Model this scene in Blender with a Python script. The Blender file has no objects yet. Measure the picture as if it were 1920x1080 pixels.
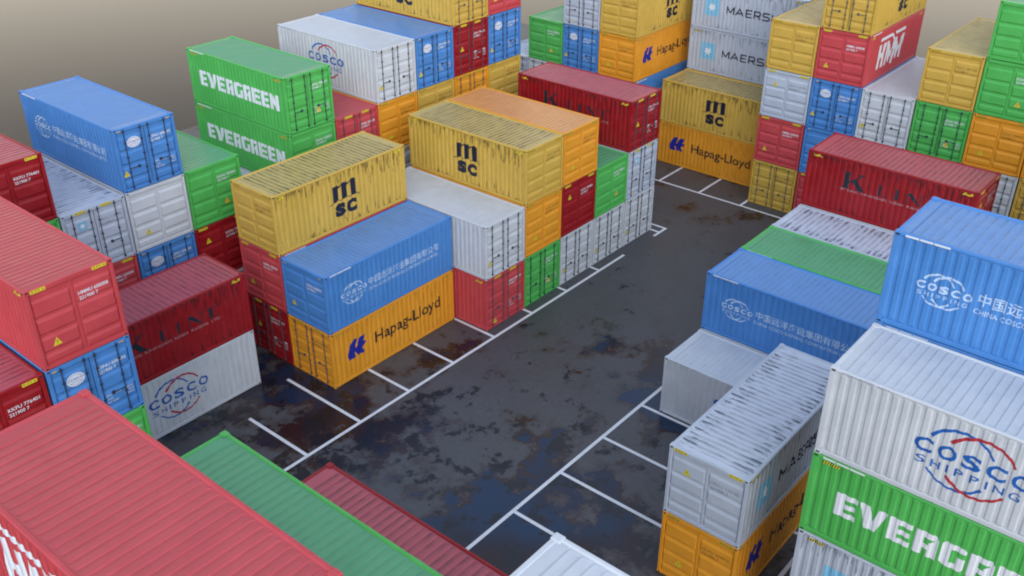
import bpy, bmesh, math, random
from mathutils import Vector, Matrix
R = math.radians
scn = bpy.context.scene
C = scn.collection
random.seed(4)
L, W, H = 6.707, 2.470, 2.435          # container length, width, height
HL, HW = L/2, W/2
YS = HW-0.018                          # outer face of side wall ribs
DR = 0.024                             # side wall rib depth
SP, NS = 0.2385, 27                    # side rib pitch / count
XS0 = -NS*SP/2
ZR = H-0.035                           # roof rib top
RP, NR = 0.212, 29                     # roof rib pitch / count
XR0 = -NR*RP/2
XE = HL-0.030                          # front plane of door panels
DP = 0.038                             # door panel relief

# ---------------------------------------------------------------- node helpers
def newmat(name):
    m = bpy.data.materials.new(name); m.use_nodes = True
    nt = m.node_tree
    for n in list(nt.nodes): nt.nodes.remove(n)
    out = nt.nodes.new('ShaderNodeOutputMaterial'); b = nt.nodes.new('ShaderNodeBsdfPrincipled')
    nt.links.new(b.outputs[0], out.inputs[0])
    return m, nt, b
def N(nt, t, ins=None, **kw):
    n = nt.nodes.new(t)
    for k, v in kw.items(): setattr(n, k, v)
    for k, v in (ins or {}).items():
        s = n.inputs[k]
        if isinstance(v, bpy.types.NodeSocket): nt.links.new(v, s)
        else: s.default_value = v
    return n
def math_(nt, op, a, b=None, clamp=False):
    n = nt.nodes.new('ShaderNodeMath'); n.operation = op; n.use_clamp = clamp
    for i, v in enumerate((a, b)):
        if v is None: continue
        if isinstance(v, bpy.types.NodeSocket): nt.links.new(v, n.inputs[i])
        else: n.inputs[i].default_value = v
    return n.outputs[0]
def ramp(nt, v, a, b, lo=0.0, hi=1.0):
    return N(nt, 'ShaderNodeMapRange', {0: v, 1: a, 2: b, 3: lo, 4: hi}, clamp=True).outputs[0]
def mix(nt, f, a, b):
    n = nt.nodes.new('ShaderNodeMix'); n.data_type = 'RGBA'
    for i, v in ((0, f), (6, a), (7, b)):
        if isinstance(v, bpy.types.NodeSocket): nt.links.new(v, n.inputs[i])
        else: n.inputs[i].default_value = v
    return n.outputs[2]
def noise(nt, vec, scale, detail=3, rough=.55, off=(0, 0, 0), st=(1, 1, 1)):
    mp = N(nt, 'ShaderNodeMapping', {'Vector': vec, 'Location': off, 'Scale': st})
    return N(nt, 'ShaderNodeTexNoise', {'Vector': mp.outputs[0], 'Scale': scale, 'Detail': detail, 'Roughness': rough}).outputs[0]
def col(r, g, b): return (r, g, b, 1)

def wall_paint(name, base, dirt=col(.03, .02, .015), streak=0.0, spot=0.3, rough=.42, fade=None):
    """weathered enamel; streak = strength of rain-washed rust runs"""
    m, nt, b = newmat(name)
    tc = N(nt, 'ShaderNodeTexCoord').outputs['Object']
    sep = N(nt, 'ShaderNodeSeparateXYZ', {0: tc})
    x, y, z = sep.outputs
    n1 = noise(nt, tc, 1.3, 4, .6)
    n2 = noise(nt, tc, 1.0, 3, .6, off=(3, 1, 0), st=(26, 26, .55))      # vertical runs
    fd = fade or tuple(min(1, c*1.25+.02) for c in base[:3])+(1,)
    c1 = mix(nt, ramp(nt, n1, .35, .7, 0, .45), base, fd)
    c1 = mix(nt, ramp(nt, n2, .58, .75, 0, .22), c1, tuple(c*.62 for c in base[:3])+(1,))
    # small chips and scuffs
    n3 = noise(nt, tc, 9.0, 3, .7, off=(7, 3, 5), st=(1, 1, .55))
    sp = ramp(nt, n3, .69, .75, 0, spot)
    c1 = mix(nt, sp, c1, dirt)
    if streak > 0:
        n4 = noise(nt, tc, 1.0, 2, .6, off=(1, 9, 2), st=(13, 13, 1.9))
        n5 = noise(nt, tc, .75, 2, .5, off=(5, 2, 8))
        top = ramp(nt, z, H*.45, H*.95, 0, 1); bot = ramp(nt, z, H*.42, H*.06, 0, .9)
        edge = math_(nt, 'MAXIMUM', top, bot)
        v = math_(nt, 'ADD', math_(nt, 'ADD', n4, math_(nt, 'MULTIPLY', edge, .27)), math_(nt, 'MULTIPLY', n5, .36))
        c1 = mix(nt, ramp(nt, v, .93, 1.02, 0, streak), c1, dirt)
    nt.links.new(c1, b.inputs['Base Color'])
    rr = ramp(nt, n1, .3, .75, rough-.07, rough+.12)
    nt.links.new(rr, b.inputs['Roughness'])
    b.inputs['Specular IOR Level'].default_value = .32
    nb = noise(nt, tc, 2.2, 2, .5)
    bp = N(nt, 'ShaderNodeBump', {'Height': nb, 'Strength': .35, 'Distance': .03})
    nt.links.new(bp.outputs[0], b.inputs['Normal'])
    return m

def roof_paint(name, base, dirt=col(.03, .025, .02), groove=0.2, patch=.15, edges=0.0, rough=.36):
    m, nt, b = newmat(name)
    tc = N(nt, 'ShaderNodeTexCoord').outputs['Object']
    sep = N(nt, 'ShaderNodeSeparateXYZ', {0: tc}); x, y, z = sep.outputs
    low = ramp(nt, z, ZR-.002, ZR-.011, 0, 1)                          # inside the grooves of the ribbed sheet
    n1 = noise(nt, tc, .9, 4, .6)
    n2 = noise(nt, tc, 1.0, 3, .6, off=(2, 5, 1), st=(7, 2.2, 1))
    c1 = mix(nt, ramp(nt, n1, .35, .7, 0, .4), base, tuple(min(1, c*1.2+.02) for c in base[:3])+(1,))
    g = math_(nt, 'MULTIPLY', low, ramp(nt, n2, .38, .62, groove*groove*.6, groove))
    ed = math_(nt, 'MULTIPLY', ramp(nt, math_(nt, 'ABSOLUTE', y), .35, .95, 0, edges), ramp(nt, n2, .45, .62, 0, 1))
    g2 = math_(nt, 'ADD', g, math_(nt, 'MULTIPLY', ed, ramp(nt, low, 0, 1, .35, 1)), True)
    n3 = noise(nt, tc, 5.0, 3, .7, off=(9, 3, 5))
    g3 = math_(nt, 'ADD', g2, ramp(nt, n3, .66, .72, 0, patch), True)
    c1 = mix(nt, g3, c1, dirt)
    nt.links.new(c1, b.inputs['Base Color'])
    nt.links.new(ramp(nt, n1, .3, .75, rough-.08, rough+.12), b.inputs['Roughness'])
    bp = N(nt, 'ShaderNodeBump', {'Height': noise(nt, tc, 1.6, 3, .5), 'Strength': .5, 'Distance': .05})
    nt.links.new(bp.outputs[0], b.inputs['Normal'])
    b.inputs['Specular IOR Level'].default_value = .50
    return m

def plain(name, c, rough=.5, metal=0.0):
    m, nt, b = newmat(name)
    tc = N(nt, 'ShaderNodeTexCoord').outputs['Object']
    n = noise(nt, tc, 14, 3, .6)
    nt.links.new(mix(nt, ramp(nt, n, .45, .75, 0, .35), c, tuple(k*.6 for k in c[:3])+(1,)), b.inputs['Base Color'])
    b.inputs['Roughness'].default_value = rough; b.inputs['Metallic'].default_value = metal
    return m
def letter(name, c, worn=0.0):
    m, nt, b = newmat(name)
    tc = N(nt, 'ShaderNodeTexCoord').outputs['Object']
    n = noise(nt, tc, 6, 4, .65)
    nt.links.new(mix(nt, ramp(nt, n, .4, .7, 0, .25), c, tuple(k*.75 for k in c[:3])+(1,)), b.inputs['Base Color'])
    b.inputs['Roughness'].default_value = .5
    return m

# ---------------------------------------------------------------- mesh helpers
def box(bm, x0, x1, y0, y1, z0, z1, ch=0.0):
    vs = []
    if ch <= 0:
        p = [(x, y, z) for x in (x0, x1) for y in (y0, y1) for z in (z0, z1)]
        v = [bm.verts.new(q) for q in p]
        for f in ((0, 1, 3, 2), (4, 6, 7, 5), (0, 4, 5, 1), (2, 3, 7, 6), (0, 2, 6, 4), (1, 5, 7, 3)):
            bm.faces.new([v[i] for i in f])
        return
    t = bmesh.new(); box(t, x0, x1, y0, y1, z0, z1)
    bmesh.ops.bevel(t, geom=list(t.edges), offset=ch, segments=1, affect='EDGES')
    base = len(bm.verts); mp = {}
    for v in t.verts: mp[v] = bm.verts.new(v.co)
    for f in t.faces: bm.faces.new([mp[v] for v in f.verts])
    t.free()
def cyl(bm, p0, p1, r, n=8):
    p0, p1 = Vector(p0), Vector(p1); d = (p1-p0).normalized()
    a = d.orthogonal().normalized(); b2 = d.cross(a)
    rings = []
    for p in (p0, p1):
        rings.append([bm.verts.new(p+(a*math.cos(2*math.pi*i/n)+b2*math.sin(2*math.pi*i/n))*r) for i in range(n)])
    for i in range(n):
        bm.faces.new((rings[0][i], rings[0][(i+1) % n], rings[1][(i+1) % n], rings[1][i]))
    bm.faces.new(rings[0][::-1]); bm.faces.new(rings[1])
def tomesh(name, bm, mats):
    bmesh.ops.recalc_face_normals(bm, faces=list(bm.faces))
    me = bpy.data.meshes.new(name); bm.to_mesh(me); bm.free()
    for m in (mats if isinstance(mats, (list, tuple)) else [mats]): me.materials.append(m)
    return me
def addobj(name, me, parent=None, rot=0.0, label=None):
    o = bpy.data.objects.new(name, me); C.objects.link(o)
    if parent: o.parent = parent
    if rot: o.rotation_euler = (0, 0, rot)
    if label: o['label'] = label
    return o

# profiles ------------------------------------------------------
def side_pts():
    pts = [(-HL+.09, 0.0)]
    for i in range(NS):
        a = XS0+i*SP
        pts += [(a+.018, 0.0), (a+.055, DR), (a+.118, DR), (a+.155, 0.0)]
    pts += [(HL-.09, 0.0)]
    return pts
SPTS = side_pts()
def sdepth(x):
    for (a, da), (b, db) in zip(SPTS, SPTS[1:]):
        if a <= x <= b: return da+(db-da)*(x-a)/(b-a) if b > a else da
    return 0.0
def side_mesh(m):
    bm = bmesh.new(); z0, z1 = .135, H-.085
    zs = [z0, .20, z1-.05, z1]
    rows = []
    for k, z in enumerate(zs):
        rows.append([bm.verts.new((x, -YS+(d if 0 < k < 3 else DR*.9), z)) for x, d in SPTS])
    for r0, r1 in zip(rows, rows[1:]):
        for i in range(len(SPTS)-1): bm.faces.new((r0[i], r0[i+1], r1[i+1], r1[i]))
    return tomesh('side_wall', bm, m)
def roof_mesh(m):
    bm = bmesh.new(); pts = [(-HL+.10, 0), (XR0+.02, 0)]
    for i in range(NR):
        a = XR0+i*RP
        pts += [(a+.022, .016), (a+.050, .016), (a+.072, -.001), (a+RP-.004, .009)] if i < NR-1 else [(a+.022, .016), (a+.050, .016), (a+.072, -.001)]
    pts += [(HL-.10, 0)]
    ys = [-HW+.05, -HW+.115, -HW+.17, HW-.17, HW-.115, HW-.05]
    rows = []
    for k, y in enumerate(ys):
        f = 1 if 1 < k < 4 else 0
        rows.append([bm.verts.new((x, y, ZR-(d if f else (.004 if k in (1, 4) else .0)))) for x, d in pts])
    for r0, r1 in zip(rows, rows[1:]):
        for i in range(len(pts)-1): bm.faces.new((r0[i], r0[i+1], r1[i+1], r1[i]))
    return tomesh('roof', bm, m)
def frame_mesh(m):
    bm = bmesh.new()
    for sx in (-1, 1):
        for sy in (-1, 1):
            xa, xb = sorted((sx*(HL-.006), sx*(HL-.135))); ya, yb = sorted((sy*(HW-.006), sy*(HW-.115)))
            box(bm, xa, xb, ya, yb, .11, H-.12, .012)
        xa, xb = sorted((sx*(HL-.012), sx*(HL-.11)))
        box(bm, xa, xb, -HW+.12, HW-.12, .015, .125, .010)
        box(bm, xa, xb, -HW+.12, HW-.12, H-.155, H-.022, .014)
    for sy in (-1, 1):
        ya, yb = sorted((sy*(HW-.008), sy*(HW-.105)))
        box(bm, -HL+.15, HL-.15, ya, yb, H-.100, H-.012, .024)
        ya, yb = sorted((sy*(HW-.010), sy*(HW-.09)))
        box(bm, -HL+.15, HL-.15, ya, yb, .018, .145, .012)
    # floor plate
    box(bm, -HL+.12, HL-.12, -HW+.10, HW-.10, .06, .09)
    return tomesh('frame', bm, m)
def casting_mesh(m, ztop):
    bm = bmesh.new(); z0, z1 = (H-.118, H-.001) if ztop else (.001, .115)
    box(bm, -.088, .088, -.080, .080, z0, z1, .014)
    box(bm, -.045, .045, -.083, -.079, z0+.035, z1-.035)               # lifting slot: the shade in the hole drawn as a dark plate
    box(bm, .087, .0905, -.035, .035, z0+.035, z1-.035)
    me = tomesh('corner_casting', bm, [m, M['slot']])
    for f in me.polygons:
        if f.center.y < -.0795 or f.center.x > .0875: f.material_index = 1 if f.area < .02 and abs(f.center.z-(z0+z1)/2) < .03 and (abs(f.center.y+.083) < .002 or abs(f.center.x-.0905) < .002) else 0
    return me
PANZ = [(1.575, 2.085), (1.045, 1.505), (.515, .965), (.165, .435)]
def panel(bm, y0, y1, z0, z1, x):
    e, t = .022, .085
    a = [(x, y0, z0), (x, y1, z0), (x, y1, z1), (x, y0, z1)]
    b2 = [(x+DP, y0+e, z0+.05), (x+DP, y1-e, z0+.05), (x+DP, y1-e, z1-t), (x+DP, y0+e, z1-t)]
    va = [bm.verts.new(p) for p in a]; vb = [bm.verts.new(p) for p in b2]
    for i in range(4): bm.faces.new((va[i], va[(i+1) % 4], vb[(i+1) % 4], vb[i]))
    bm.faces.new(vb)
def leaf_mesh(m, left):
    """one door leaf, on the +X end; v runs from -Y to +Y"""
    bm = bmesh.new(); y0, y1 = (-HW+.125, -.012) if left else (.012, HW-.125)
    xb = XE-DP
    box(bm, xb-.03, xb, y0, y1, .128, H-.158)
    for z0, z1 in PANZ:
        if left: panel(bm, y0+.02, y1-.07, z0, z1, xb+.0015)
        else: panel(bm, y0+.07, y1-.02, z0, z1, xb+.0015)
    # hinges on the outer edge
    yh = y0+.005 if left else y1-.005
    for z in (.35, .95, 1.55, 2.1): box(bm, xb-.01, xb+.022, yh-.02, yh+.02, z-.05, z+.05, .006)
    return tomesh('door', bm, m)
def endwall_mesh(m):
    bm = bmesh.new(); xb = XE-DP
    box(bm, xb-.03, xb, -HW+.12, HW-.12, .128, H-.158)
    box(bm, xb+.001, xb+.020, -.045, .045, .13, H-.16, .008)
    for s in (-1, 1):
        y0, y1 = sorted((s*.075, s*(HW-.14)))
        for z0, z1 in PANZ: panel(bm, y0, y1, z0, z1, xb+.0015)
    return tomesh('end_wall', bm, m)
def rod_mesh(m, v, handle):
    bm = bmesh.new(); y = -HW+v; x = XE+.022
    cyl(bm, (x, y, .10), (x, y, H-.06), .017, 8)
    for z in (.13, H-.15): box(bm, x-.030, x+.026, y-.032, y+.032, z-.045, z+.045, .008)
    for z in (.75, 1.30, 1.85): box(bm, x-.030, x+.022, y-.040, y+.040, z-.022, z+.022, .005)
    if handle:
        s = handle
        box(bm, x+.012, x+.026, *sorted((y-.01*s, y+.40*s)), .865, .895, .004)
        box(bm, x-.02, x+.030, *sorted((y+.33*s, y+.42*s)), .83, .93, .006)
    return tomesh('locking_rod', bm, m)

# 2D artwork: every item is (material index, [polygons of (u, z)]); items get a hair's breadth each
def text_polys(body, box_, bold=0.0, shear=0.0):
    cu = bpy.data.curves.new('t', 'FONT'); cu.body = body; cu.offset = bold; cu.shear = shear; cu.resolution_u = 3
    ob = bpy.data.objects.new('t', cu)
    me = bpy.data.meshes.new_from_object(ob)
    xs = [v.co.x for v in me.vertices]; ys = [v.co.y for v in me.vertices]
    a, b2, c, d = min(xs), max(xs), min(ys), max(ys)
    u0, u1, z0, z1 = box_
    if u1 is None: u1 = u0+(b2-a)*(z1-z0)/(d-c)
    pos = [(u0+(v.co.x-a)/(b2-a)*(u1-u0), z0+(v.co.y-c)/(d-c)*(z1-z0)) for v in me.vertices]
    polys = [[pos[i] for i in p.vertices] for p in me.polygons]
    bpy.data.objects.remove(ob); bpy.data.curves.remove(cu); bpy.data.meshes.remove(me)
    return polys
def rect(u0, u1, z0, z1): return [[(u0, z0), (u1, z0), (u1, z1), (u0, z1)]]
def tri(u, z, w, h): return [[(u-w/2, z), (u+w/2, z), (u, z+h)]]
def disc(u, z, ru, rz, n=28): return [[(u+ru*math.cos(2*math.pi*i/n), z+rz*math.sin(2*math.pi*i/n)) for i in range(n)]]
def arc(u, z, ru, rz, a0, a1, w0, w1, n=22):
    P = []
    for i in range(n):
        t0, t1 = i/n, (i+1)/n
        q = []
        for t, sgn in ((t0, 1), (t1, 1), (t1, -1), (t0, -1)):
            a = R(a0+(a1-a0)*t); w = (w0+(w1-w0)*t)/2*sgn
            q.append((u+(ru+w)*math.cos(a), z+(rz+w)*math.sin(a)))
        P.append(q)
    return P
def fitbox(polys, src, dst):
    a, b2, c, d = src; u0, u1, z0, z1 = dst
    return [[(u0+(x-a)/(b2-a)*(u1-u0), z0+(y-c)/(d-c)*(z1-z0)) for x, y in p] for p in polys]
def art_mesh(name, items, mats, mapping, cuts):
    bm = bmesh.new()
    for k, (mi, polys) in enumerate(items):
        t = bmesh.new()
        for p in polys:
            try: t.faces.new([t.verts.new((x, 0, z)) for x, z in p])
            except ValueError: pass
        bmesh.ops.remove_doubles(t, verts=list(t.verts), dist=1e-5)
        bmesh.ops.triangulate(t, faces=list(t.faces))
        if cuts:
            xs = [v.co.x for v in t.verts]; lo, hi = min(xs), max(xs)
            for c in cuts:
                if lo < c < hi:
                    bmesh.ops.bisect_plane(t, geom=list(t.verts)+list(t.edges)+list(t.faces), dist=1e-6, plane_co=(c, 0, 0), plane_no=(1, 0, 0))
        mp = {v: bm.verts.new(mapping(v.co.x, v.co.z, .0035+.0009*k)) for v in t.verts}
        for f in t.faces:
            try: g = bm.faces.new([mp[v] for v in f.verts]); g.material_index = mi
            except ValueError: pass
        t.free()
    me = bpy.data.meshes.new(name); bm.to_mesh(me); bm.free()
    for m in mats: me.materials.append(m)
    return me
def map_side(u, z, off): 
    x = u-HL; zz = min(1, max(0, 1))
    d = sdepth(x) if .20 < z < H-.135 else DR*.9
    return (x, -YS+d-off, z)
def map_rail(u, z, off): return (u-HL, -HW+.008-off, z)
CUTS = [x+HL for x, d in SPTS]
def map_end(v, z, off): return (XE+.0015+off, -HW+v, z)
def map_head(v, z, off): return (HL-.012+off, -HW+v, z)

# block letters of the shipping lines, on a unit grid ---------------------------
def blk(parts): return [[tuple(p) for p in q] for q in parts]
GE = [[(0, 0), (.42, 0), (.42, 1), (0, 1)], [(.42, .78), (1, .78), (1, 1), (.42, 1)], [(.42, .39), (.95, .39), (.95, .60), (.42, .60)], [(.42, 0), (1, 0), (1, .22), (.42, .22)]]
GV = [[(-.05, 1), (.42, 1), (.62, .36), (.42, 0), (.30, 0)], [(.62, .36), (.82, 1), (1.22, 1), (.80, 0), (.42, 0)]]
GR = [[(0, 0), (.38, 0), (.38, 1), (0, 1)], [(.38, .76), (.86, .76), (.86, 1), (.38, 1)], [(.62, 0), (1, 0), (1, .86), (.86, 1), (.86, .76), (.62, .60)], [(.38, .30), (.62, .30), (.62, .50), (.38, .50)]]
GG = [[(0, .12), (.14, 0), (.40, 0), (.40, 1), (.14, 1), (0, .88)], [(.40, .78), (1, .78), (1, .90), (.90, 1), (.40, 1)], [(.40, 0), (.90, 0), (1, .10), (1, .55), (.66, .55), (.66, .22), (.40, .22)]]
GN = [[(0, 0), (.36, 0), (.36, 1), (0, 1)], [(.36, 1), (.36, .45), (.68, 0), (.68, .52)], [(.68, 0), (1.04, 0), (1.04, 1), (.68, 1)]]
def evergreen():
    out = []; u = 0
    for g, w in ((GE, 1), (GV, 1.17), (GE, 1), (GR, 1), (GG, 1), (GR, 1), (GE, 1), (GE, 1), (GN, 1.04)):
        out += [[(u+x, y) for x, y in p] for p in g]; u += w+.14
    return fitbox(out, (0, u-.14, 0, 1), (.74, 6.20, .93, 1.60))
def hmm():
    o = []
    s = lambda pts: o.append(pts)
    def sl(u0, u1, z0, z1, k=.16): s([(u0+k*z0, z0), (u1+k*z0, z0), (u1+k*z1, z1), (u0+k*z1, z1)])
    # H
    sl(0, .26, 0, 1); sl(.50, .80, 0, 1); s([(.26+.07, .42), (.50+.07, .42), (.50+.10, .64), (.26+.10, .64)])
    # first M
    sl(.94, 1.18, 0, 1); s([(1.18+.16, 1), (1.18+.09, .55), (1.46, .02), (1.62, .45)]); s([(1.46, .02), (1.62, .45), (1.84+.16, 1), (1.96, .60)])
    sl(1.86, 2.14, -.08, 1.0)
    # second M
    s([(2.14+.16, 1), (2.14+.09, .55), (2.42, .02), (2.56, .45)]); s([(2.42, .02), (2.56, .45), (2.80+.16, 1), (2.88, .60)]); sl(2.80, 3.06, 0, 1)
    # bars above
    s([(.16, 1.14), (1.62, 1.14), (1.62, 1.27), (.19, 1.27)]); s([(1.62, 1.27), (1.62, 1.14), (1.86, .86), (1.98, .98)]); s([(2.0, 1.14), (3.22, 1.14), (3.25, 1.27), (1.92, 1.27)])
    return fitbox(o, (0, 3.25, 0, 1.27), (1.28, 4.42, .55, 2.02))
def serif(ch):
    b = .11
    if ch == 'K': return [rect(.12, .34, 0, 1)[0], rect(.02, .12, 0, .05)[0], rect(.34, .44, 0, .05)[0], rect(.02, .12, .95, 1)[0], rect(.34, .44, .95, 1)[0],
        [(.34, .42), (.80, .93), (.90, .93), (.34, .30)], [(.44, .53), (.62, .70), (1.02, .05), (.76, .05)], rect(.70, 1.06, 0, .05)[0], rect(.66, .98, .93, 1)[0]]
    if ch == 'L': return [rect(.12, .36, 0, 1)[0], rect(.02, .12, 0, .05)[0], rect(.02, .12, .95, 1)[0], rect(.36, .46, .95, 1)[0], rect(.36, .90, 0, .06)[0], [(.82, .06), (.90, .06), (.92, .30)]]
    if ch == 'I': return [rect(.12, .36, 0, 1)[0], rect(.02, .12, 0, .05)[0], rect(.36, .46, 0, .05)[0], rect(.02, .12, .95, 1)[0], rect(.36, .46, .95, 1)[0]]
    if ch == 'N': return [rect(.10, .16, 0, 1)[0], rect(.0, .10, 0, .05)[0], rect(.16, .28, 0, .05)[0], [(.16, 1), (.40, 1), (.90, .05), (.90, 0), (.80, 0), (.16, .80)], rect(.90, .96, 0, 1)[0], rect(.78, .90, .95, 1)[0], rect(.96, 1.06, .95, 1)[0]]
    if ch == 'E': return [rect(.12, .36, 0, 1)[0], rect(.02, .12, 0, .05)[0], rect(.02, .12, .95, 1)[0], rect(.36, .84, 0, .06)[0], rect(.36, .80, .94, 1)[0], rect(.36, .62, .48, .54)[0], [(.76, .06), (.84, .06), (.86, .28)], [(.72, .94), (.80, .94), (.80, .72)], [(.62, .36), (.62, .66), (.58, .51)]]
def kline():
    o = []
    for ch, u0, u1, z0, z1 in (('K', 1.52, 2.52, 1.22, 1.90), ('L', 2.98, 3.42, 1.28, 1.70), ('I', 3.66, 3.86, 1.28, 1.70), ('N', 4.10, 4.76, 1.28, 1.70), ('E', 4.96, 5.42, 1.28, 1.70)):
        g = serif(ch); w = {'K': 1.06, 'L': .92, 'I': .46, 'N': 1.06, 'E': .86}[ch]
        o += fitbox(g, (0, w, 0, 1), (u0, u1, z0, z1))
    return o
def msc():
    o = []
    st = [(.0, .17), (.44, .22), (.88, .22)]
    m = [[(.02, .92), (.28, .97), (.28, .10), (.02, -.02)], [(.28, .86), (.28, .72), (.46, .90), (.60, .96), (.60, 1.03)],
         [(.46, .90), (.72, 1.03), (.72, .12), (.46, .02)], [(.72, .88), (.72, .74), (.90, .92), (1.04, .98), (1.04, 1.05)],
         [(.90, .92), (1.04, 1.05), (1.18, .98), (1.18, .10), (.92, .04)]]
    m += [[(-.20, -.06), (.02, -.05), (.02, .01), (-.18, -.02)], [(.28, .06), (.46, .0), (.46, .04), (.28, .10)], [(.72, .08), (.92, .02), (.92, .06), (.72, .12)], [(1.18, .10), (1.34, -.02), (1.36, .02), (1.18, .15)]]
    o += fitbox(m, (0, 1.2, 0, 1.05), (2.82, 4.02, 1.17, 1.93))
    return o
def hapag():
    a = [(.75, 1.13), (.84, 1.36), (.96, 1.58), (1.10, 1.71), (1.30, 1.71), (1.22, 1.50), (1.17, 1.30)]
    b2 = [(1.26, 1.36), (1.32, 1.55), (1.46, 1.70), (1.70, 1.70), (1.64, 1.52), (1.57, 1.42), (1.74, 1.40), (1.66, 1.25), (1.54, 1.24), (1.50, 1.14), (1.64, 1.00), (1.55, .92), (1.38, .96), (1.28, .92), (1.17, 1.12)]
    c = [(.75, 1.13), (1.17, 1.30), (1.26, 1.36), (1.17, 1.12), (1.08, 1.18), (1.18, .92), (1.02, .90), (.82, .90)]
    return [a, b2, c]
def star(u, z, r, n=7):
    return [[(u+(r if i % 2 == 0 else r*.48)*math.sin(math.pi*i/n), z+(r if i % 2 == 0 else r*.48)*math.cos(math.pi*i/n)) for i in range(2*n)]]
def stroke(pts, w0, w1, cap=0.0):
    """smooth polyline (Catmull-Rom) with a width going from w0 to w1"""
    q = [pts[0]]+list(pts)+[pts[-1]]; P = []
    for k in range(1, len(q)-2):
        for t in (0, .25, .5, .75):
            a, b2, c, d = q[k-1], q[k], q[k+1], q[k+2]
            P.append(tuple(.5*(2*b2[i]+(c[i]-a[i])*t+(2*a[i]-5*b2[i]+4*c[i]-d[i])*t*t+(3*b2[i]-a[i]-3*c[i]+d[i])*t**3) for i in (0, 1)))
    P.append(pts[-1]); n = len(P); Lf, Rt = [], []
    for k, (x, y) in enumerate(P):
        a = P[max(0, k-1)]; b2 = P[min(n-1, k+1)]; dx, dy = b2[0]-a[0], b2[1]-a[1]; l = math.hypot(dx, dy) or 1
        w = (w0+(w1-w0)*k/(n-1))/2; nx, ny = -dy/l*w, dx/l*w
        Lf.append((x+nx, y+ny)); Rt.append((x-nx, y-ny))
    return [[Lf[k], Lf[k+1], Rt[k+1], Rt[k]] for k in range(n-1)]
def cosco(dst, A, B, bold=.03, wk=1.0):
    """ring emblem with two words; A and B are material indices"""
    src = (2.10, 4.50, .56, 2.07); F = lambda p: fitbox(p, src, dst)
    bt = [(2.41, 1.70), (2.51, 1.84), (2.71, 1.98), (2.95, 2.05), (3.17, 2.05), (3.35, 2.00), (3.53, 1.88), (3.70, 1.68)]
    rt = [(2.82, 1.70), (2.97, 1.86), (3.19, 1.99), (3.38, 2.05), (3.59, 2.05), (3.80, 1.99), (3.97, 1.88), (4.12, 1.69)]
    bb = [(2.46, .87), (2.64, .70), (2.84, .60), (3.06, .56), (3.26, .59), (3.46, .68), (3.63, .84)]
    rb = [(2.88, .85), (3.04, .71), (3.24, .60), (3.47, .565), (3.68, .60), (3.88, .70), (4.06, .85)]
    return [(A, F(stroke(bt, .085*wk, .05*wk))), (B, F(stroke(rt, .085*wk, .06*wk))), (A, F(stroke(bb, .045*wk, .065*wk))), (B, F(stroke(rb, .075*wk, .06*wk))),
            (A, F([q for k, ch in enumerate('COSCO') for q in text_polys(ch, (2.10+k*.503, 2.10+k*.503+.40, 1.23, 1.60), bold)])),
            (A, F([q for ch, a, b2 in (('S', 2.20, 2.41), ('H', 2.53, 2.73), ('I', 2.85, 2.895), ('P', 3.03, 3.21), ('P', 3.35, 3.53), ('I', 3.67, 3.715), ('N', 3.83, 4.04), ('G', 4.14, 4.36)) for q in text_polys(ch, (a, b2, .93, 1.13), .008 if ch != 'I' else 0)]))]
def maersk():
    """extended sans capitals drawn with one stroke width"""
    w = .16; o = []
    def st(*p): 
        for a, b2 in zip(p, p[1:]):
            d = Vector((b2[0]-a[0], b2[1]-a[1])); l = d.length; n = Vector((-d.y, d.x))/l*w/2; e = d/l*w*.30
            o.append([(a[0]-e.x+n.x, a[1]-e.y+n.y), (b2[0]+e.x+n.x, b2[1]+e.y+n.y), (b2[0]+e.x-n.x, b2[1]+e.y-n.y), (a[0]-e.x-n.x, a[1]-e.y-n.y)])
    a, b2 = .08, .92
    st((.05, a), (.05, b2), (.55, .22), (1.05, b2), (1.05, a))
    st((1.38, a), (1.90, b2), (2.42, a)); st((1.58, .32), (2.22, .32))
    st((3.66, b2), (2.84, b2)); st((2.84, b2), (2.84, a), (3.66, a)); st((2.84, .5), (3.55, .5))
    st((4.02, a), (4.02, b2), (4.74, b2), (4.88, .80), (4.88, .55), (4.74, .44), (4.02, .44)); st((4.50, .40), (4.92, a))
    st((6.18, b2), (5.42, b2), (5.28, .80), (5.28, .62), (5.42, .52), (6.06, .48), (6.20, .38), (6.20, .20), (6.06, a), (5.26, a))
    st((6.60, a), (6.60, b2)); st((7.40, b2), (6.66, .46), (7.48, a))
    return fitbox(o, (0, 7.55, 0, 1), (2.13, 5.24, 1.02, 1.45))
M = {}
M['slot'] = plain('slot_shade', col(.02, .02, .022), .7)
M['rod'] = plain('galvanised_rod', col(.085, .095, .115), .45, .3)
M['rod_dark'] = plain('dark_rod', col(.035, .045, .07), .45, .2)
M['white'] = letter('white_lettering', col(.74, .77, .82))
M['paleblue'] = letter('pale_blue_lettering', col(.46, .60, .80))
M['black'] = letter('black_lettering', col(.012, .012, .018))
M['navy'] = letter('navy_lettering', col(.008, .010, .030))
M['teal'] = letter('dark_teal_lettering', col(.008, .022, .035))
M['blue'] = letter('blue_lettering', col(.010, .11, .42))
M['red'] = letter('red_lettering', col(.42, .028, .042))
M['royal'] = letter('royal_blue_emblem', col(.010, .018, .28))
M['sky'] = letter('sky_blue_emblem', col(.20, .50, .72))
M['grey'] = letter('grey_lettering', col(.20, .23, .29))
M['brown'] = letter('brown_lettering', col(.20, .10, .02))
M['yellow'] = letter('yellow_label', col(.70, .58, .03))
M['olive'] = letter('olive_label', col(.50, .36, .03))
M['amber'] = letter('amber_sign', col(.80, .50, .04))
M['pink'] = letter('faded_lettering', col(.42, .25, .27))

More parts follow.
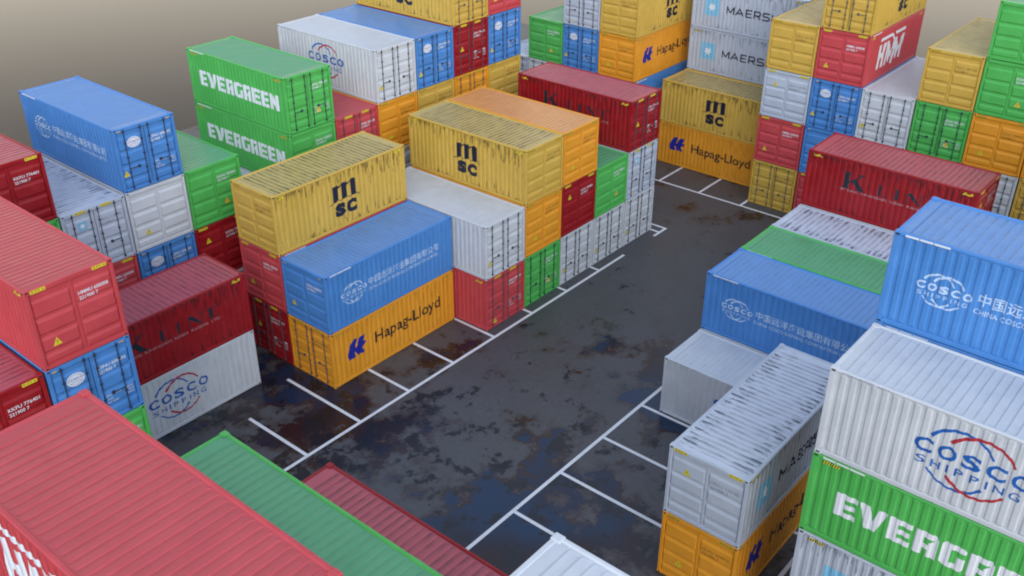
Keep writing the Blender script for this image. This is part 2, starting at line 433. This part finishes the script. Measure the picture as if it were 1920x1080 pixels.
YEL_B = [M['yellow'], M['black'], M['white'], M['brown']]
def label_items(u0, u1, z0, z1, hazard=False, code='22G1'):
    it = [(0, rect(u0, u1, z0, z1))]
    if hazard:
        n = 7; w = (u1-u0)/n
        it.append((1, [[(u0+i*w, z0), (u0+i*w+w*.45, z0), (u0+i*w+w*.85, z1), (u0+i*w+w*.40, z1)] for i in range(n)]))
    else:
        it.append((3, text_polys(code, (u0+.03, u1-.03, z0+.022, z1-.022), .01)))
    return it

KINDS = {
 'blue':   dict(base=col(.062, .215, .53), roof=dict(base=col(.105, .25, .52), groove=.18, patch=.05), wall=dict(streak=.10, spot=.25)),
 'white':  dict(base=col(.52, .55, .585), roof=dict(base=col(.50, .53, .565), groove=.10, patch=.04), wall=dict(streak=.10, spot=.45, dirt=col(.10, .12, .16))),
 'green':  dict(base=col(.075, .41, .085), roof=dict(base=col(.085, .32, .15), groove=.12, patch=.05), wall=dict(streak=.12, spot=.25)),
 'red':    dict(base=col(.50, .058, .068), roof=dict(base=col(.46, .055, .065), groove=.12, patch=.05), wall=dict(streak=.08, spot=.3)),
 'crimson':dict(base=col(.275, .006, .011), roof=dict(base=col(.43, .070, .095), groove=.55, patch=.25, dirt=col(.03, .012, .016)), wall=dict(streak=.7, spot=.4, dirt=col(.035, .010, .014))),
 'yellow': dict(base=col(.55, .355, .062), roof=dict(base=col(.50, .37, .12), groove=.78, patch=.35, edges=.2, dirt=col(.075, .052, .024)), wall=dict(streak=.75, spot=.5, dirt=col(.075, .045, .016))),
 'orange': dict(base=col(.70, .29, .020), roof=dict(base=col(.62, .27, .085), groove=.35, patch=.4, dirt=col(.20, .09, .03)), wall=dict(streak=.25, spot=.5, dirt=col(.18, .06, .01))),
 'grey':   dict(base=col(.42, .47, .55), roof=dict(base=col(.50, .55, .64), groove=.52, patch=.2, edges=.68, dirt=col(.06, .085, .12)), wall=dict(streak=.55, spot=.8, dirt=col(.08, .10, .14))),
}
CODE = dict(blue='CSNU 600093', white='CSNU 412207', green='EGHU 900051', red='HMMU 600008', crimson='KKFU 776401', yellow='MSCU 381150', orange='HLXU 204415', grey='MRKU 530186')

def art(kind):
    """returns rail items, wall items, end items, door items, header items (each: name, items, materials)"""
    rail, wall, endp, doorp, head_e, head_d = [], [], [], [], [], []
    TX = {'yellow': 'brown', 'orange': 'brown', 'grey': 'grey', 'white': 'grey'}.get(kind, 'white')
    code = CODE[kind]
    # numbers high on the right column of both ends
    if kind != 'white':
        b = .015 if TX == 'white' else 0.0
        for s in (endp, doorp):
            s.append(('container_number', [(0, text_polys(code, (1.37, 2.23, 1.755, 1.86), b))], [M[TX]]))
            s.append(('type_code', [(0, text_polys('221900 7', (1.37, 1.91, 1.60, 1.70), b))], [M[TX]]))
    small = []
    if kind in ('blue', 'green', 'red', 'crimson'):
        small = [(0, text_polys('MAX. GROSS', (1.44, 1.90, .80, .87))), (0, text_polys('TARE', (1.44, 1.62, .68, .735))), (0, text_polys('NET 28280', (1.44, 1.78, .57, .625))),
                 (0, text_polys('30480 KG', (2.07, 2.27, .80, .86))), (0, text_polys('67200 LB', (2.07, 2.27, .71, .77))), (0, text_polys('2200 KG', (2.07, 2.27, .61, .67)))]
        doorp.append(('weight_plate', small[:3], [M['white']])); doorp.append(('capacity_plate', small[3:], [M['white']]))
    if kind == 'crimson':
        doorp.append(('notice_plate', [(0, rect(1.44, 1.62, .90, .945))], [M['white']])); doorp.append(('notice_plate', [(0, rect(2.07, 2.25, .905, .95))], [M['white']]))
    tp = {'blue': ((.52, .62), (.24, .60)), 'white': ((.62, .58), (.27, .60)), 'green': ((1.66, .62), (1.66, .60)), 'red': ((.53, .62), (.55, .19)), 'crimson': ((.55, 1.66), (.60, 1.12)),
          'yellow': (None, None), 'orange': ((.68, .62), (.27, .60)), 'grey': ((.62, 1.62), None)}[kind]
    for q, lst in zip(tp, (endp, doorp)):
        if q: lst.append(('warning_sign', [(0, tri(q[0], q[1], .25, .24)), (1, rect(q[0]-.012, q[0]+.012, q[1]+.075, q[1]+.15)), (1, rect(q[0]-.012, q[0]+.012, q[1]+.04, q[1]+.06))], [M['amber'] if kind == 'green' else M['yellow'], M['brown']]))
    lab = {'red': 'yellow', 'crimson': 'yellow', 'yellow': 'olive', 'orange': 'olive', 'grey': 'yellow'}.get(kind)
    if lab:
        mm = [M[lab]]+YEL_B[1:]
        head_e.append(('height_label', label_items(.17, .58, 2.296, 2.396, code='9 FT 6'), mm)); head_e.append(('height_label', label_items(1.87, 2.28, 2.296, 2.396, code='9 FT 6'), mm))
        if kind != 'orange' or 1:
            head_d.append(('height_label', label_items(.52, .93, 2.296, 2.396, code='9 FT 6'), mm)); head_d.append(('height_label', label_items(1.50, 1.91, 2.296, 2.396, code='9 FT 6'), mm))
    elif kind == 'blue':
        for s in (head_e, head_d): s.append(('height_label', label_items(.17, .30, 2.30, 2.335, code='9'), [M['amber']]+YEL_B[1:])); s.append(('height_label', label_items(2.14, 2.27, 2.30, 2.335, code='9'), [M['amber']]+YEL_B[1:]))
    # side walls
    if kind in ('red', 'crimson', 'yellow', 'orange'):
        mm = [M['yellow' if kind != 'orange' else 'olive']]+YEL_B[1:]
        wall.append(('height_label', label_items(.24, .62, 2.215, 2.315, code='9 FT 6'), mm)); wall.append(('height_label', label_items(L-.62, L-.24, 2.215, 2.315, code='9 FT 6'), mm))
    if kind in ('green', 'grey'):
        wall.append(('hazard_label', label_items(.26, .68, 2.215, 2.300, hazard=True), YEL_B))
        wall.append(('hazard_label', label_items(L-.68, L-.26, 2.215, 2.300, hazard=True), YEL_B))
    if kind in ('blue', 'green', 'red'):
        rail.append(('number_strip', [(0, rect(.27, .58, H-.078, H-.030)), (0, rect(.60, .90, H-.078, H-.030)), (0, rect(.92, 1.28, H-.078, H-.030))], [M['white']]))
    if kind == 'white':
        rail.append(('number_strip', [(0, text_polys(CODE['white']+'  22G1', (.30, 1.35, H-.078, H-.030)))], [M['grey']]))
        wall.append(('emblem', cosco((2.10, 4.52, .56, 2.07), 0, 1), [M['blue'], M['red']]))
    if kind == 'blue':
        wall.append(('emblem', cosco((.72, 1.98, .88, 1.68), 0, 0, bold=.05, wk=1.3), [M['paleblue']]))
        wall.append(('lettering', [(0, text_polys('中国远洋海运集团有限公司', (2.10, 5.88, 1.24, 1.56), .012)), (0, text_polys('CHINA COSCO SHIPPING CORPORATION LIMITED', (2.06, 5.88, 1.02, 1.15), .01))], [M['paleblue']]))
        doorp.append(('badge', [(0, disc(.74, 1.81, .265, .20)), (1, text_polys('COSCO', (.50, .98, 1.79, 1.87), .02)), (1, text_polys('SHIPPING', (.54, .94, 1.715, 1.755))), (1, arc(.74, 1.81, .20, .155, 160, 20, .012, .012)), (1, arc(.74, 1.81, .20, .155, 215, 325, .012, .012))], [M['white'], M['blue']]))
    if kind == 'green':
        wall.append(('lettering', [(0, evergreen())], [M['white']]))
    if kind == 'red':
        wall.append(('lettering', [(0, hmm())], [M['white']]))
    if kind == 'crimson':
        wall.append(('lettering', [(0, kline())], [M['teal']]))
        wall.append(('subtitle', [(0, text_polys('"K" LINE  KAWASAKI  KISEN  KAISHA  LTD', (1.50, 5.42, 1.10, 1.20), .005))], [M['pink']]))
    if kind == 'yellow':
        wall.append(('letter', [(0, msc())], [M['navy']]))
        wall.append(('letter', [(0, text_polys('S', (2.88, 3.41, .53, 1.09), .085))], [M['navy']])); wall.append(('letter', [(0, text_polys('C', (3.46, 3.99, .53, 1.09), .085))], [M['navy']]))
    if kind == 'orange':
        wall.append(('emblem', [(0, hapag())], [M['royal']]))
        wall.append(('lettering', [(0, text_polys('Hapag-Lloyd', (2.19, 5.86, .87, 1.54), .012))], [M['black']]))
    if kind == 'grey':
        wall.append(('emblem', [(0, rect(.80, 1.66, .78, 1.70)), (1, star(1.23, 1.24, .25))], [M['sky'], M['white']]))
        wall.append(('lettering', [(0, [p]) for p in maersk()], [M['navy']]))
        doorp.append(('emblem', [(0, rect(.56, .88, 1.66, 1.98)), (1, star(.72, 1.82, .12))], [M['sky'], M['white']]))
        doorp.append(('caution_sign', [(0, rect(.52, .66, .20, .28))], [M['yellow']]))
    return rail, wall, endp, doorp, head_e, head_d

PROTO = {}
def make_container(kind):
    K = KINDS[kind]
    wp = wall_paint(kind+'_wall_paint', K['base'], **K['wall']); fw = dict(K['wall']); fw['streak'] = 0; fw['spot'] = fw['spot']*.6
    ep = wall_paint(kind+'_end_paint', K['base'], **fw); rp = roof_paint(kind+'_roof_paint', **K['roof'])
    root = bpy.data.objects.new('shipping_container', None); root.empty_display_size = .5; C.objects.link(root)
    addobj('frame', frame_mesh(ep), root)
    ct, cb = casting_mesh(ep, True), casting_mesh(ep, False)
    for me in (ct, cb):
        for sx in (-1, 1):
            for sy in (-1, 1):
                o = addobj('corner_casting', me, root, math.pi if sx < 0 else 0)
                o.location = (sx*(HL-.0905), sy*(HW-.083), 0)
                if sx*sy > 0: o.scale = (1, -1, 1)
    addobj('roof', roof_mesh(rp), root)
    rail, wall, endp, doorp, he, hd = art(kind)
    sm = side_mesh(wp)
    lm = [art_mesh(n, it, mt, map_side, CUTS) for n, it, mt in wall]
    lr = [art_mesh(n, it, mt, map_rail, None) for n, it, mt in rail]
    for rot in (0, math.pi):
        s = addobj('side_wall', sm, root, rot)
        for me in lm+lr: addobj(me.name.split('.')[0], me, s)
    # plain end on -X (same drawing turned round), doors on +X
    e = addobj('end_wall', endwall_mesh(ep), root, math.pi)
    for n, it, mt in endp: addobj(n, art_mesh(n, it, mt, map_end, None), e)
    for n, it, mt in he: addobj(n, art_mesh(n, it, mt, map_head, None), e)
    rm = M['rod'] if kind in ('yellow', 'orange', 'crimson', 'red') else M['rod_dark']
    leaves = []
    for left, rods in ((True, ((.405, 1), (1.065, -1))), (False, ((1.375, 1), (2.035, -1)))):
        d = addobj('door', leaf_mesh(ep, left), root); leaves.append(d)
        for v, h in rods: addobj('locking_rod', rod_mesh(rm, v, h if v in (.405, 2.035) else 0), d)
    for n, it, mt in doorp:
        us = [p[0] for _, ps in it for q in ps for p in q]
        addobj(n, art_mesh(n, it, mt, map_end, None), leaves[0] if sum(us)/len(us) < HW else leaves[1])
    for n, it, mt in hd: 
        us = [p[0] for _, ps in it for q in ps for p in q]
        addobj(n, art_mesh(n, it, mt, map_head, None), leaves[0] if sum(us)/len(us) < HW else leaves[1])
    root['category'] = 'shipping container'
    return root
def copy_tree(o, parent=None):
    c = o.copy(); C.objects.link(c); c.parent = parent
    for ch in CH[o]: copy_tree(ch, c)
    return c
CH = {}
def place(kind, orient, x, y, lev, face, label, group='stacked shipping containers'):
    """x, y = lowest corner of the footprint; face = which end looks at the aisle side: 'door' or 'end'"""
    if kind not in PROTO:
        o = make_container(kind); PROTO[kind] = o
        def walk(q):
            CH[q] = [c for c in C.objects if c.parent == q]
            for c in CH[q]: walk(c)
        walk(o); used.add(kind)
    else: o = copy_tree(PROTO[kind])
    if orient == 'U': o.location = (x+HL, y+HW, lev*H); a = 0 if face == 'end' else math.pi
    else: o.location = (x+HW, y+HL, lev*H); a = -math.pi/2 if face == 'door' else math.pi/2
    o.rotation_euler = (0, 0, a)
    # tiny stacking inaccuracies
    o.location.x += random.uniform(-.008, .008); o.location.y += random.uniform(-.012, .012)
    o['label'] = label; o['category'] = 'shipping container'; o['group'] = group
    return o
used = set()
HID = 'shipping container hidden from view in the lower tiers of its stack'
HG = 'containers hidden under the visible stacks'
hid_kinds = ['white', 'blue', 'green', 'crimson', 'orange', 'grey', 'red', 'yellow']
X0, P = 6.822, 2.513
ROW = {'a': -1.731, 'b': 6.804, 'c': -16.941, 'd': -25.405}
def stack(orient, x, y, spec, start=None):
    """spec: {level: (kind, face, label)}; lower levels without an entry are filled with hidden containers"""
    for l in range(max(spec)+1):
        if l in spec: place(spec[l][0], orient, x, y, l, spec[l][1], spec[l][2])
        else: place(under.get((round(x, 1), round(y, 1), l)) or hid_kinds[random.randrange(8)], orient, x, y, l, 'door', HID, HG)
under = {(round(X0+P, 1), round(ROW['c'], 1), 0): 'white', (round(X0-2*P, 1), round(ROW['d'], 1), 3): 'blue'}
def S(row, slot, spec): stack('V', X0+P*slot, ROW[row], spec)

#DATA
# ---- centre block
stack('U', 0, 0, {0: ('orange', 'door', 'orange container with large black lettering on wet asphalt, bottom front of the centre block'),
                  1: ('blue', 'end', 'blue container with white ring emblem resting on the front orange container')})
stack('U', 0, 2.526, {0: ('crimson', 'door', 'dark crimson container, doors shadowed, on the ground beside the front orange container'),
                  1: ('red', 'end', 'red container with plain end between the yellow one above and dark crimson below'),
                  2: ('yellow', 'end', 'streaky yellow container crowning the front of the centre block, above the blue roof')})
S('a', 0, {0: ('red', 'door', 'red container, doors to the aisle, on the ground at the front corner of the row'),
           1: ('white', 'door', 'white container with bare roof, atop the red one beside the blue container')})
S('a', 1, {0: ('green', 'door', 'green container on the ground with doors facing the lane, left of the white doors'),
           1: ('orange', 'end', 'orange container with plain end, middle tier under the centre yellow container'),
           2: ('yellow', 'end', 'yellow container with black lettering and grimy roof, atop the middle orange container')})
S('a', 2, {0: ('white', 'door', 'white container on the ground, first of the three white doors along the lane'),
           1: ('crimson', 'end', 'dark crimson container end in the middle tier under the peach-roofed orange container'),
           2: ('orange', 'end', 'orange container with sunlit peach roof beside the centre yellow container')})
S('a', 3, {0: ('white', 'door', 'white container on the ground, second of the three white doors, under the green one'),
           1: ('green', 'end', 'green container with visible roof wedge, left of the tall white doors')})
S('a', 4, {0: ('white', 'door', 'white container on the ground at the far end of the lane row'),
           1: ('grey', 'door', 'grey container with small sky blue star square on door, under the crimson one'),
           2: ('crimson', 'door', 'crimson container with black serif lettering, highest at the far end of the row')})
S('a', -7, {1: ('green', 'end', 'green container at lower left, only its door edge showing under the blue doors'),
            2: ('blue', 'door', 'blue container with white round badge on its doors, under the big red container at left'),
            3: ('red', 'end', 'big red container with ribbed roof at left edge, above the blue badge doors')})
S('a', -8, {2: ('crimson', 'end', 'crimson container at the lower left edge with yellow label above white numbers')})
stack('U', -8.26, 2.524, {0: ('white', 'door', 'white container with blue and red ring emblem on the ground, below the crimson one'),
                  1: ('crimson', 'door', 'crimson container with stained ribbed roof resting on the white emblem container at left')})
# ---- second row, behind
S('b', -6, {2: ('green', 'end', 'green container with only a corner showing under the crimson one at far left'),
            3: ('crimson', 'end', 'crimson container with pinkish roof at the left edge, beside the top blue container')})
S('b', -5, {1: ('red', 'end', 'red container, upper end showing, under the grey doors at left'),
            2: ('grey', 'door', 'grey container with stained roof and star square door, left of the plain white end')})
S('b', -4, {1: ('blue', 'door', 'blue container with badge doors partly hidden behind the crimson ribbed roof'),
            2: ('white', 'end', 'white container with plain end and yellow triangle, under the top left blue container'),
            3: ('blue', 'door', 'top left blue container standing clear against the brown ground')})
S('b', -3, {0: ('white', 'end', 'white container at ground level, a sliver showing behind the crimson ribbed roof'),
            1: ('crimson', 'end', 'dark crimson end in shadow under the green container, left of the front yellow one'),
            2: ('green', 'end', 'green container with blank roof between the top left blue one and the double greens')})
S('b', -2, {1: ('white', 'end', 'white container, a strip of roof showing between the green containers')})
S('b', -1, {2: ('green', 'end', 'lower of the two green containers with white block lettering at upper left'),
            3: ('green', 'door', 'upper green container with white block lettering, its doors showing at upper left')})
S('b', 0, {2: ('red', 'door', 'red container with pinkish roof squeezed between the double greens and the orange end')})
S('b', 1, {1: ('grey', 'door', 'grey container glimpsed between the two yellow containers of the centre block'),
           2: ('orange', 'end', 'orange container with plain end, directly under the tall white emblem container'),
           3: ('white', 'door', 'white container with ring emblem at top left of centre, doors beside the blue doors')})
S('b', 2, {2: ('yellow', 'end', 'yellow container end under the back row blue doors, behind the peach roof'),
           3: ('blue', 'door', 'blue container with long open roof in back row, between white and crimson doors')})
S('b', 3, {2: ('orange', 'door', 'orange container with locking rods in back row, under the crimson doors'),
           3: ('crimson', 'door', 'crimson container doors in back row beneath the topmost yellow container'),
           4: ('yellow', 'door', 'yellow container cut by the top frame edge, standing above the back row crimson doors')})
S('b', 4, {2: ('yellow', 'end', 'yellow container end at the right end of the back row, under the blue doors'),
           3: ('blue', 'door', 'blue container doors at the right end of the back row under a red corner'),
           4: ('red', 'end', 'red container at the top frame edge, only its lower end showing above blue doors')})
# ---- right-hand row
S('c', 0, {0: ('white', 'door', 'white container on the ground at the right lane corner, below the blue emblem container')})
S('c', 1, {1: ('blue', 'door', 'blue container with white ring emblem and characters, beside the green roof at right')})
S('c', 2, {1: ('green', 'door', 'green container showing only its roof, between blue roof and dirty white roof')})
S('c', 3, {1: ('grey', 'door', 'grey container with dark streaks on its roof, in front of the right crimson container')})
S('c', 4, {2: ('crimson', 'end', 'crimson container with black serif lettering on the right, atop its row')})
S('c', -9, {4: ('red', 'end', 'nearest red container with huge ribbed roof in the bottom left corner')})
S('c', -8, {3: ('green', 'end', 'green container with ribbed roof at the bottom, beside the nearest red roof')})
S('c', -7, {2: ('crimson', 'end', 'crimson container with dark-lined roof at the bottom, right of the green roof')})
# ---- nearest right block
S('d', -3, {1: ('grey', 'door', 'grey container at the bottom right, under the green block-lettered container'),
            2: ('green', 'door', 'green container with huge white block letters at the bottom right corner'),
            3: ('white', 'door', 'white container with large blue and red ring emblem at the right edge')})
S('d', -2, {4: ('blue', 'door', 'large pale blue container with ribbed side at the right edge, highest near the camera')})
S('d', 4, {2: ('orange', 'door', 'orange container at the right frame edge, only a sliver above the blue roof'),
           3: ('orange', 'door', 'upper orange container beyond the right frame edge, above the orange sliver')})
S('d', -8, {4: ('white', 'door', 'white container roof corner poking in at the bottom centre of the photo')})
stack('U', .027, -16.96, {0: ('orange', 'end', 'orange container on the ground at the bottom right, under the grimy grey container'),
                  1: ('grey', 'end', 'grey container with black-streaked roof and yellow triangle, near the bottom right')})
# ---- far block
FY = -6.319
stack('U', 25.437, FY, {0: ('yellow', 'door', 'yellow container doors on the ground at the far end of the lane'),
                  1: ('red', 'end', 'red container end above the ground level yellow doors at far end'),
                  2: ('grey', 'end', 'grey container end with yellow triangle near the top, beside the far blue doors'),
                  3: ('yellow', 'end', 'yellow container with shiny roof wedge, right of the twin star-square containers')})
stack('U', 25.437, FY-P, {0: ('red', 'end', 'red container on the ground squeezed between yellow doors and the right crimson side'),
                  1: ('blue', 'end', 'blue container with plain end directly under the far blue badge doors'),
                  2: ('blue', 'door', 'blue container with badge doors under the red slanted-lettering container'),
                  3: ('red', 'end', 'red container with white slanted lettering on its side, far upper right'),
                  4: ('yellow', 'door', 'yellow container at the top frame edge above the red slanted-lettering container')})
stack('U', 25.437, FY-2*P, {2: ('white', 'door', 'white container with shiny roof and doors between far blue and green doors')})
stack('U', 25.437, FY-3*P, {2: ('green', 'door', 'green container doors under the lone far yellow container at upper right'),
                  3: ('yellow', 'end', 'yellow container with glossy pale roof at upper right, left of the tall greens')})
stack('U', 25.437, FY-4*P, {1: ('white', 'door', 'white container doors partly hidden behind the right crimson container'),
                  2: ('orange', 'end', 'orange container end at upper right under the two green ends'),
                  3: ('green', 'end', 'lower green container end at the upper right edge, above orange'),
                  4: ('green', 'end', 'upper green container end at the top right corner')})
stack('U', 25.437, FY-5*P, {1: ('yellow', 'door', 'yellow container sliver between white doors and the orange sliver at right edge'),
                  2: ('orange', 'end', 'far orange container cut by the right frame edge, above the yellow sliver')})
stack('V', 27.118, -3.757, {0: ('orange', 'door', 'orange container with black lettering on the ground across the far end line'),
                  1: ('yellow', 'door', 'yellow container with black lettering resting on the far orange one, left of grey end')})
stack('V', 29.63, -3.757, {2: ('grey', 'door', 'lower grey container with sky blue star square and black lettering, far centre'),
                  3: ('grey', 'door', 'upper grey container with star square, cut by the top frame edge')})
GY = 3.743
stack('U', 25.437, GY, {1: ('blue', 'end', 'blue container side strip under the far orange lettered container'),
                  2: ('orange', 'end', 'orange container with royal blue emblem, far centre, under the tall yellow one'),
                  3: ('yellow', 'end', 'yellow container with black lettering at the top edge, above the far orange one')})
stack('U', 25.437, GY+P, {2: ('blue', 'door', 'blue container with badge doors between the far green end and far orange end'),
                  3: ('grey', 'door', 'grey container with dark rods at the top edge, above the far blue doors')})
stack('U', 25.437, GY+2*P, {1: ('white', 'door', 'white container doors just under the lone far green end'),
                  2: ('green', 'end', 'green container end with pale roof, leftmost of the far centre stacks')})
stack('U', 25.437, GY+3*P, {1: ('grey', 'door', 'dirty cream container roof glimpsed left of the far green end')})

# ---------------------------------------------------------------- ground, asphalt, markings
def sheet(name, x0, x1, y0, y1, z, m):
    bm = bmesh.new(); bm.faces.new([bm.verts.new(p) for p in ((x0, y0, z), (x1, y0, z), (x1, y1, z), (x0, y1, z))])
    o = addobj(name, tomesh(name, bm, m)); o['kind'] = 'structure'; return o
def dirt_mat():
    m, nt, b = newmat('brown_earth')
    tc = N(nt, 'ShaderNodeTexCoord').outputs['Object']
    n1 = noise(nt, tc, .05, 5, .6); n2 = noise(nt, tc, 1.5, 4, .6)
    c = mix(nt, ramp(nt, n1, .3, .7), col(.058, .042, .029), col(.078, .058, .040))
    c = mix(nt, ramp(nt, n2, .35, .75, 0, .4), c, col(.033, .026, .019))
    nt.links.new(c, b.inputs['Base Color']); b.inputs['Roughness'].default_value = .11
    b.inputs['Specular IOR Level'].default_value = .22
    return m
def asphalt_mat():
    m, nt, b = newmat('wet_asphalt')
    tc = N(nt, 'ShaderNodeTexCoord').outputs['Object']
    big = noise(nt, tc, .13, 5, .62, off=(3.1, 7.4, 0))
    med = noise(nt, tc, .55, 6, .68, off=(11, 2, 0))
    fine = noise(nt, tc, 5.0, 4, .65)
    pud = math_(nt, 'ADD', math_(nt, 'MULTIPLY', big, .62), math_(nt, 'MULTIPLY', med, .38))
    gx = N(nt, 'ShaderNodeSeparateXYZ', {0: tc}).outputs[0]
    pud = math_(nt, 'ADD', pud, ramp(nt, gx, .3, 5.0, .014, -.068))         # the yard is drier away from the gully
    c = mix(nt, ramp(nt, fine, .3, .7), col(.064, .065, .071), col(.084, .085, .091))
    c = mix(nt, ramp(nt, med, .44, .60, 0, .5), c, col(.062, .060, .062))
    rust = math_(nt, 'MULTIPLY', ramp(nt, pud, .475, .505), ramp(nt, noise(nt, tc, .35, 4, .6, off=(5, 1, 0)), .42, .58, .35, 1))
    c = mix(nt, rust, c, col(.032, .014, .010))
    wet = ramp(nt, pud, .508, .530)
    blu = ramp(nt, noise(nt, tc, .16, 3, .5, off=(1.7, 4.2, 0)), .42, .56)
    wc = mix(nt, blu, col(.020, .010, .010), col(.008, .027, .066))  # bluish sky reflection is put into the colour of some wet patches
    c = mix(nt, wet, c, wc)
    oil = ramp(nt, math_(nt, 'ADD', noise(nt, tc, .9, 5, .7, off=(20, 8, 0)), ramp(nt, gx, 1, 9, .055, -.03)), .585, .635)
    c = mix(nt, oil, c, col(.011, .011, .015))
    nt.links.new(c, b.inputs['Base Color'])
    rr = math_(nt, 'SUBTRACT', .42, math_(nt, 'MULTIPLY', math_(nt, 'MAXIMUM', wet, rust), .22))
    nt.links.new(rr, b.inputs['Roughness']); b.inputs['Specular IOR Level'].default_value = .4
    bp = N(nt, 'ShaderNodeBump', {'Height': fine, 'Strength': .25, 'Distance': .01})
    nt.links.new(bp.outputs[0], b.inputs['Normal'])
    return m
def paint_line_mat():
    m, nt, b = newmat('road_paint')
    tc = N(nt, 'ShaderNodeTexCoord').outputs['Object']
    n = noise(nt, tc, 3.0, 5, .7); n2 = noise(nt, tc, 22, 3, .6)
    c = mix(nt, ramp(nt, n, .5, .72, 0, .3), col(.70, .71, .73), col(.36, .36, .38))
    c = mix(nt, ramp(nt, n2, .62, .72, 0, .4), c, col(.20, .20, .21))
    nt.links.new(c, b.inputs['Base Color']); b.inputs['Roughness'].default_value = .6
    return m
sheet('ground', -900, 1400, -900, 1400, -.06, dirt_mat())
bm = bmesh.new(); box(bm, -60, 45, -60, 28.2, -.055, 0, 0)
asph = addobj('asphalt_yard', tomesh('asphalt_yard', bm, asphalt_mat())); asph['kind'] = 'structure'
LW = .066
bm = bmesh.new()
def line(x0, y0, x1, y1, lw=LW):
    d = Vector((x1-x0, y1-y0, 0)); n = Vector((-d.y, d.x, 0)).normalized()*lw; z = .004
    a, b2 = Vector((x0, y0, z)), Vector((x1, y1, z))
    bm.faces.new([bm.verts.new(p) for p in (a-n, b2-n, b2+n, a+n)])
XT = -.755
YL, YR = -2.24, -9.50; TP = 2.490
line(-13, YL, 16.2, YL); line(18.8, YL, 19.95, YL)
for k in range(8):
    x = XT+TP*k
    ye = -1.0 if k > 3 else (0.3 if k == 3 else 1.95)
    if x < 15.5: line(x, YL+LW, x, ye)
line(XT-TP, YL+LW, XT-TP, 1.05)
line(XT-2*TP, YL+LW, XT-2*TP, 1.05)
line(19.33, YL+LW, 19.33, -1.2); line(19.95-LW, YL+LW, 19.95-LW, -1.2)
line(-13, YR, 22, YR)
for k in range(-4, 9): line(XT+TP*k, YR-LW, XT+TP*k, -17.37)
line(-13, -17.45, 22, -17.45)
line(24.72, -14, 24.72, 3.0)
for k in range(-2, 4):
    y = 1.235-P*k
    if y < 2.9: line(24.72+LW, y, 29, y)
me = tomesh('bay_markings', bm, paint_line_mat())
o = addobj('bay_markings', me); o['kind'] = 'structure'

# ---------------------------------------------------------------- light, sky, camera
w = bpy.data.worlds.new('World'); scn.world = w; w.use_nodes = True
nt = w.node_tree
for n in list(nt.nodes): nt.nodes.remove(n)
SE, SR = R(24), R(222)
sky = N(nt, 'ShaderNodeTexSky', sky_type='NISHITA'); sky.sun_disc = False
sky.sun_elevation = SE; sky.sun_rotation = SR; sky.dust_density = 1.5; sky.air_density = 1.2; sky.ozone_density = 1.0
# overcast veil: thin cloud lightens the blue, and the air just above the horizon is a bright warm beige
sp = N(nt, 'ShaderNodeSeparateXYZ', {0: N(nt, 'ShaderNodeTexCoord').outputs['Generated']})
hz = ramp(nt, sp.outputs[2], .33, .15)
az = math_(nt, 'ADD', math_(nt, 'MULTIPLY', sp.outputs[0], .70), math_(nt, 'MULTIPLY', sp.outputs[1], .71))
hz = math_(nt, 'MULTIPLY', hz, ramp(nt, az, .10, .55))
skyc = mix(nt, .55, sky.outputs[0], col(5.2, 6.2, 8.2))
dim_zone = math_(nt, 'MULTIPLY', ramp(nt, sp.outputs[2], .66, .42), ramp(nt, az, .15, .60))       # darker, browner zone added above that bright strip to dim reflections
skyc = mix(nt, math_(nt, 'MULTIPLY', dim_zone, .80), skyc, col(2.9, 2.5, 2.0))
skyc = mix(nt, math_(nt, 'MULTIPLY', hz, .95), skyc, col(12.6, 11.4, 9.2))
bg = N(nt, 'ShaderNodeBackground', {'Color': skyc, 'Strength': .115})
ow = N(nt, 'ShaderNodeOutputWorld'); nt.links.new(bg.outputs[0], ow.inputs[0])
ld = bpy.data.lights.new('sun', 'SUN'); ld.energy = 1.25; ld.angle = R(60); ld.color = (.96, .98, 1)
sun = bpy.data.objects.new('sun', ld); C.objects.link(sun)
# nishita: rotation 0 puts the sun at +Y, turning clockwise
sd = Vector((math.sin(SR)*math.cos(SE), math.cos(SR)*math.cos(SE), math.sin(SE)))
sun.rotation_euler = sd.to_track_quat('Z', 'Y').to_euler()
cd = bpy.data.cameras.new('camera'); cam = bpy.data.objects.new('camera', cd); C.objects.link(cam); scn.camera = cam
f = Vector((0.66411002, 0.55586062, -0.49997685)); r = Vector((0.64236035, -0.76640186, 0.00117072)); u = Vector((0.38253243, 0.32194279, 0.86603798))
cam.matrix_world = Matrix(((r.x, u.x, -f.x, -19.3599), (r.y, u.y, -f.y, -25.0073), (r.z, u.z, -f.z, 22.3396), (0, 0, 0, 1)))
cd.sensor_width = 36; cd.lens = 1856.359/1920*36; cd.clip_start = .5; cd.clip_end = 5000
scn.cycles.filter_width = 2.0
scn.view_settings.view_transform = 'Standard'; scn.view_settings.look = 'None'; scn.view_settings.gamma = 1; scn.view_settings.exposure = .65
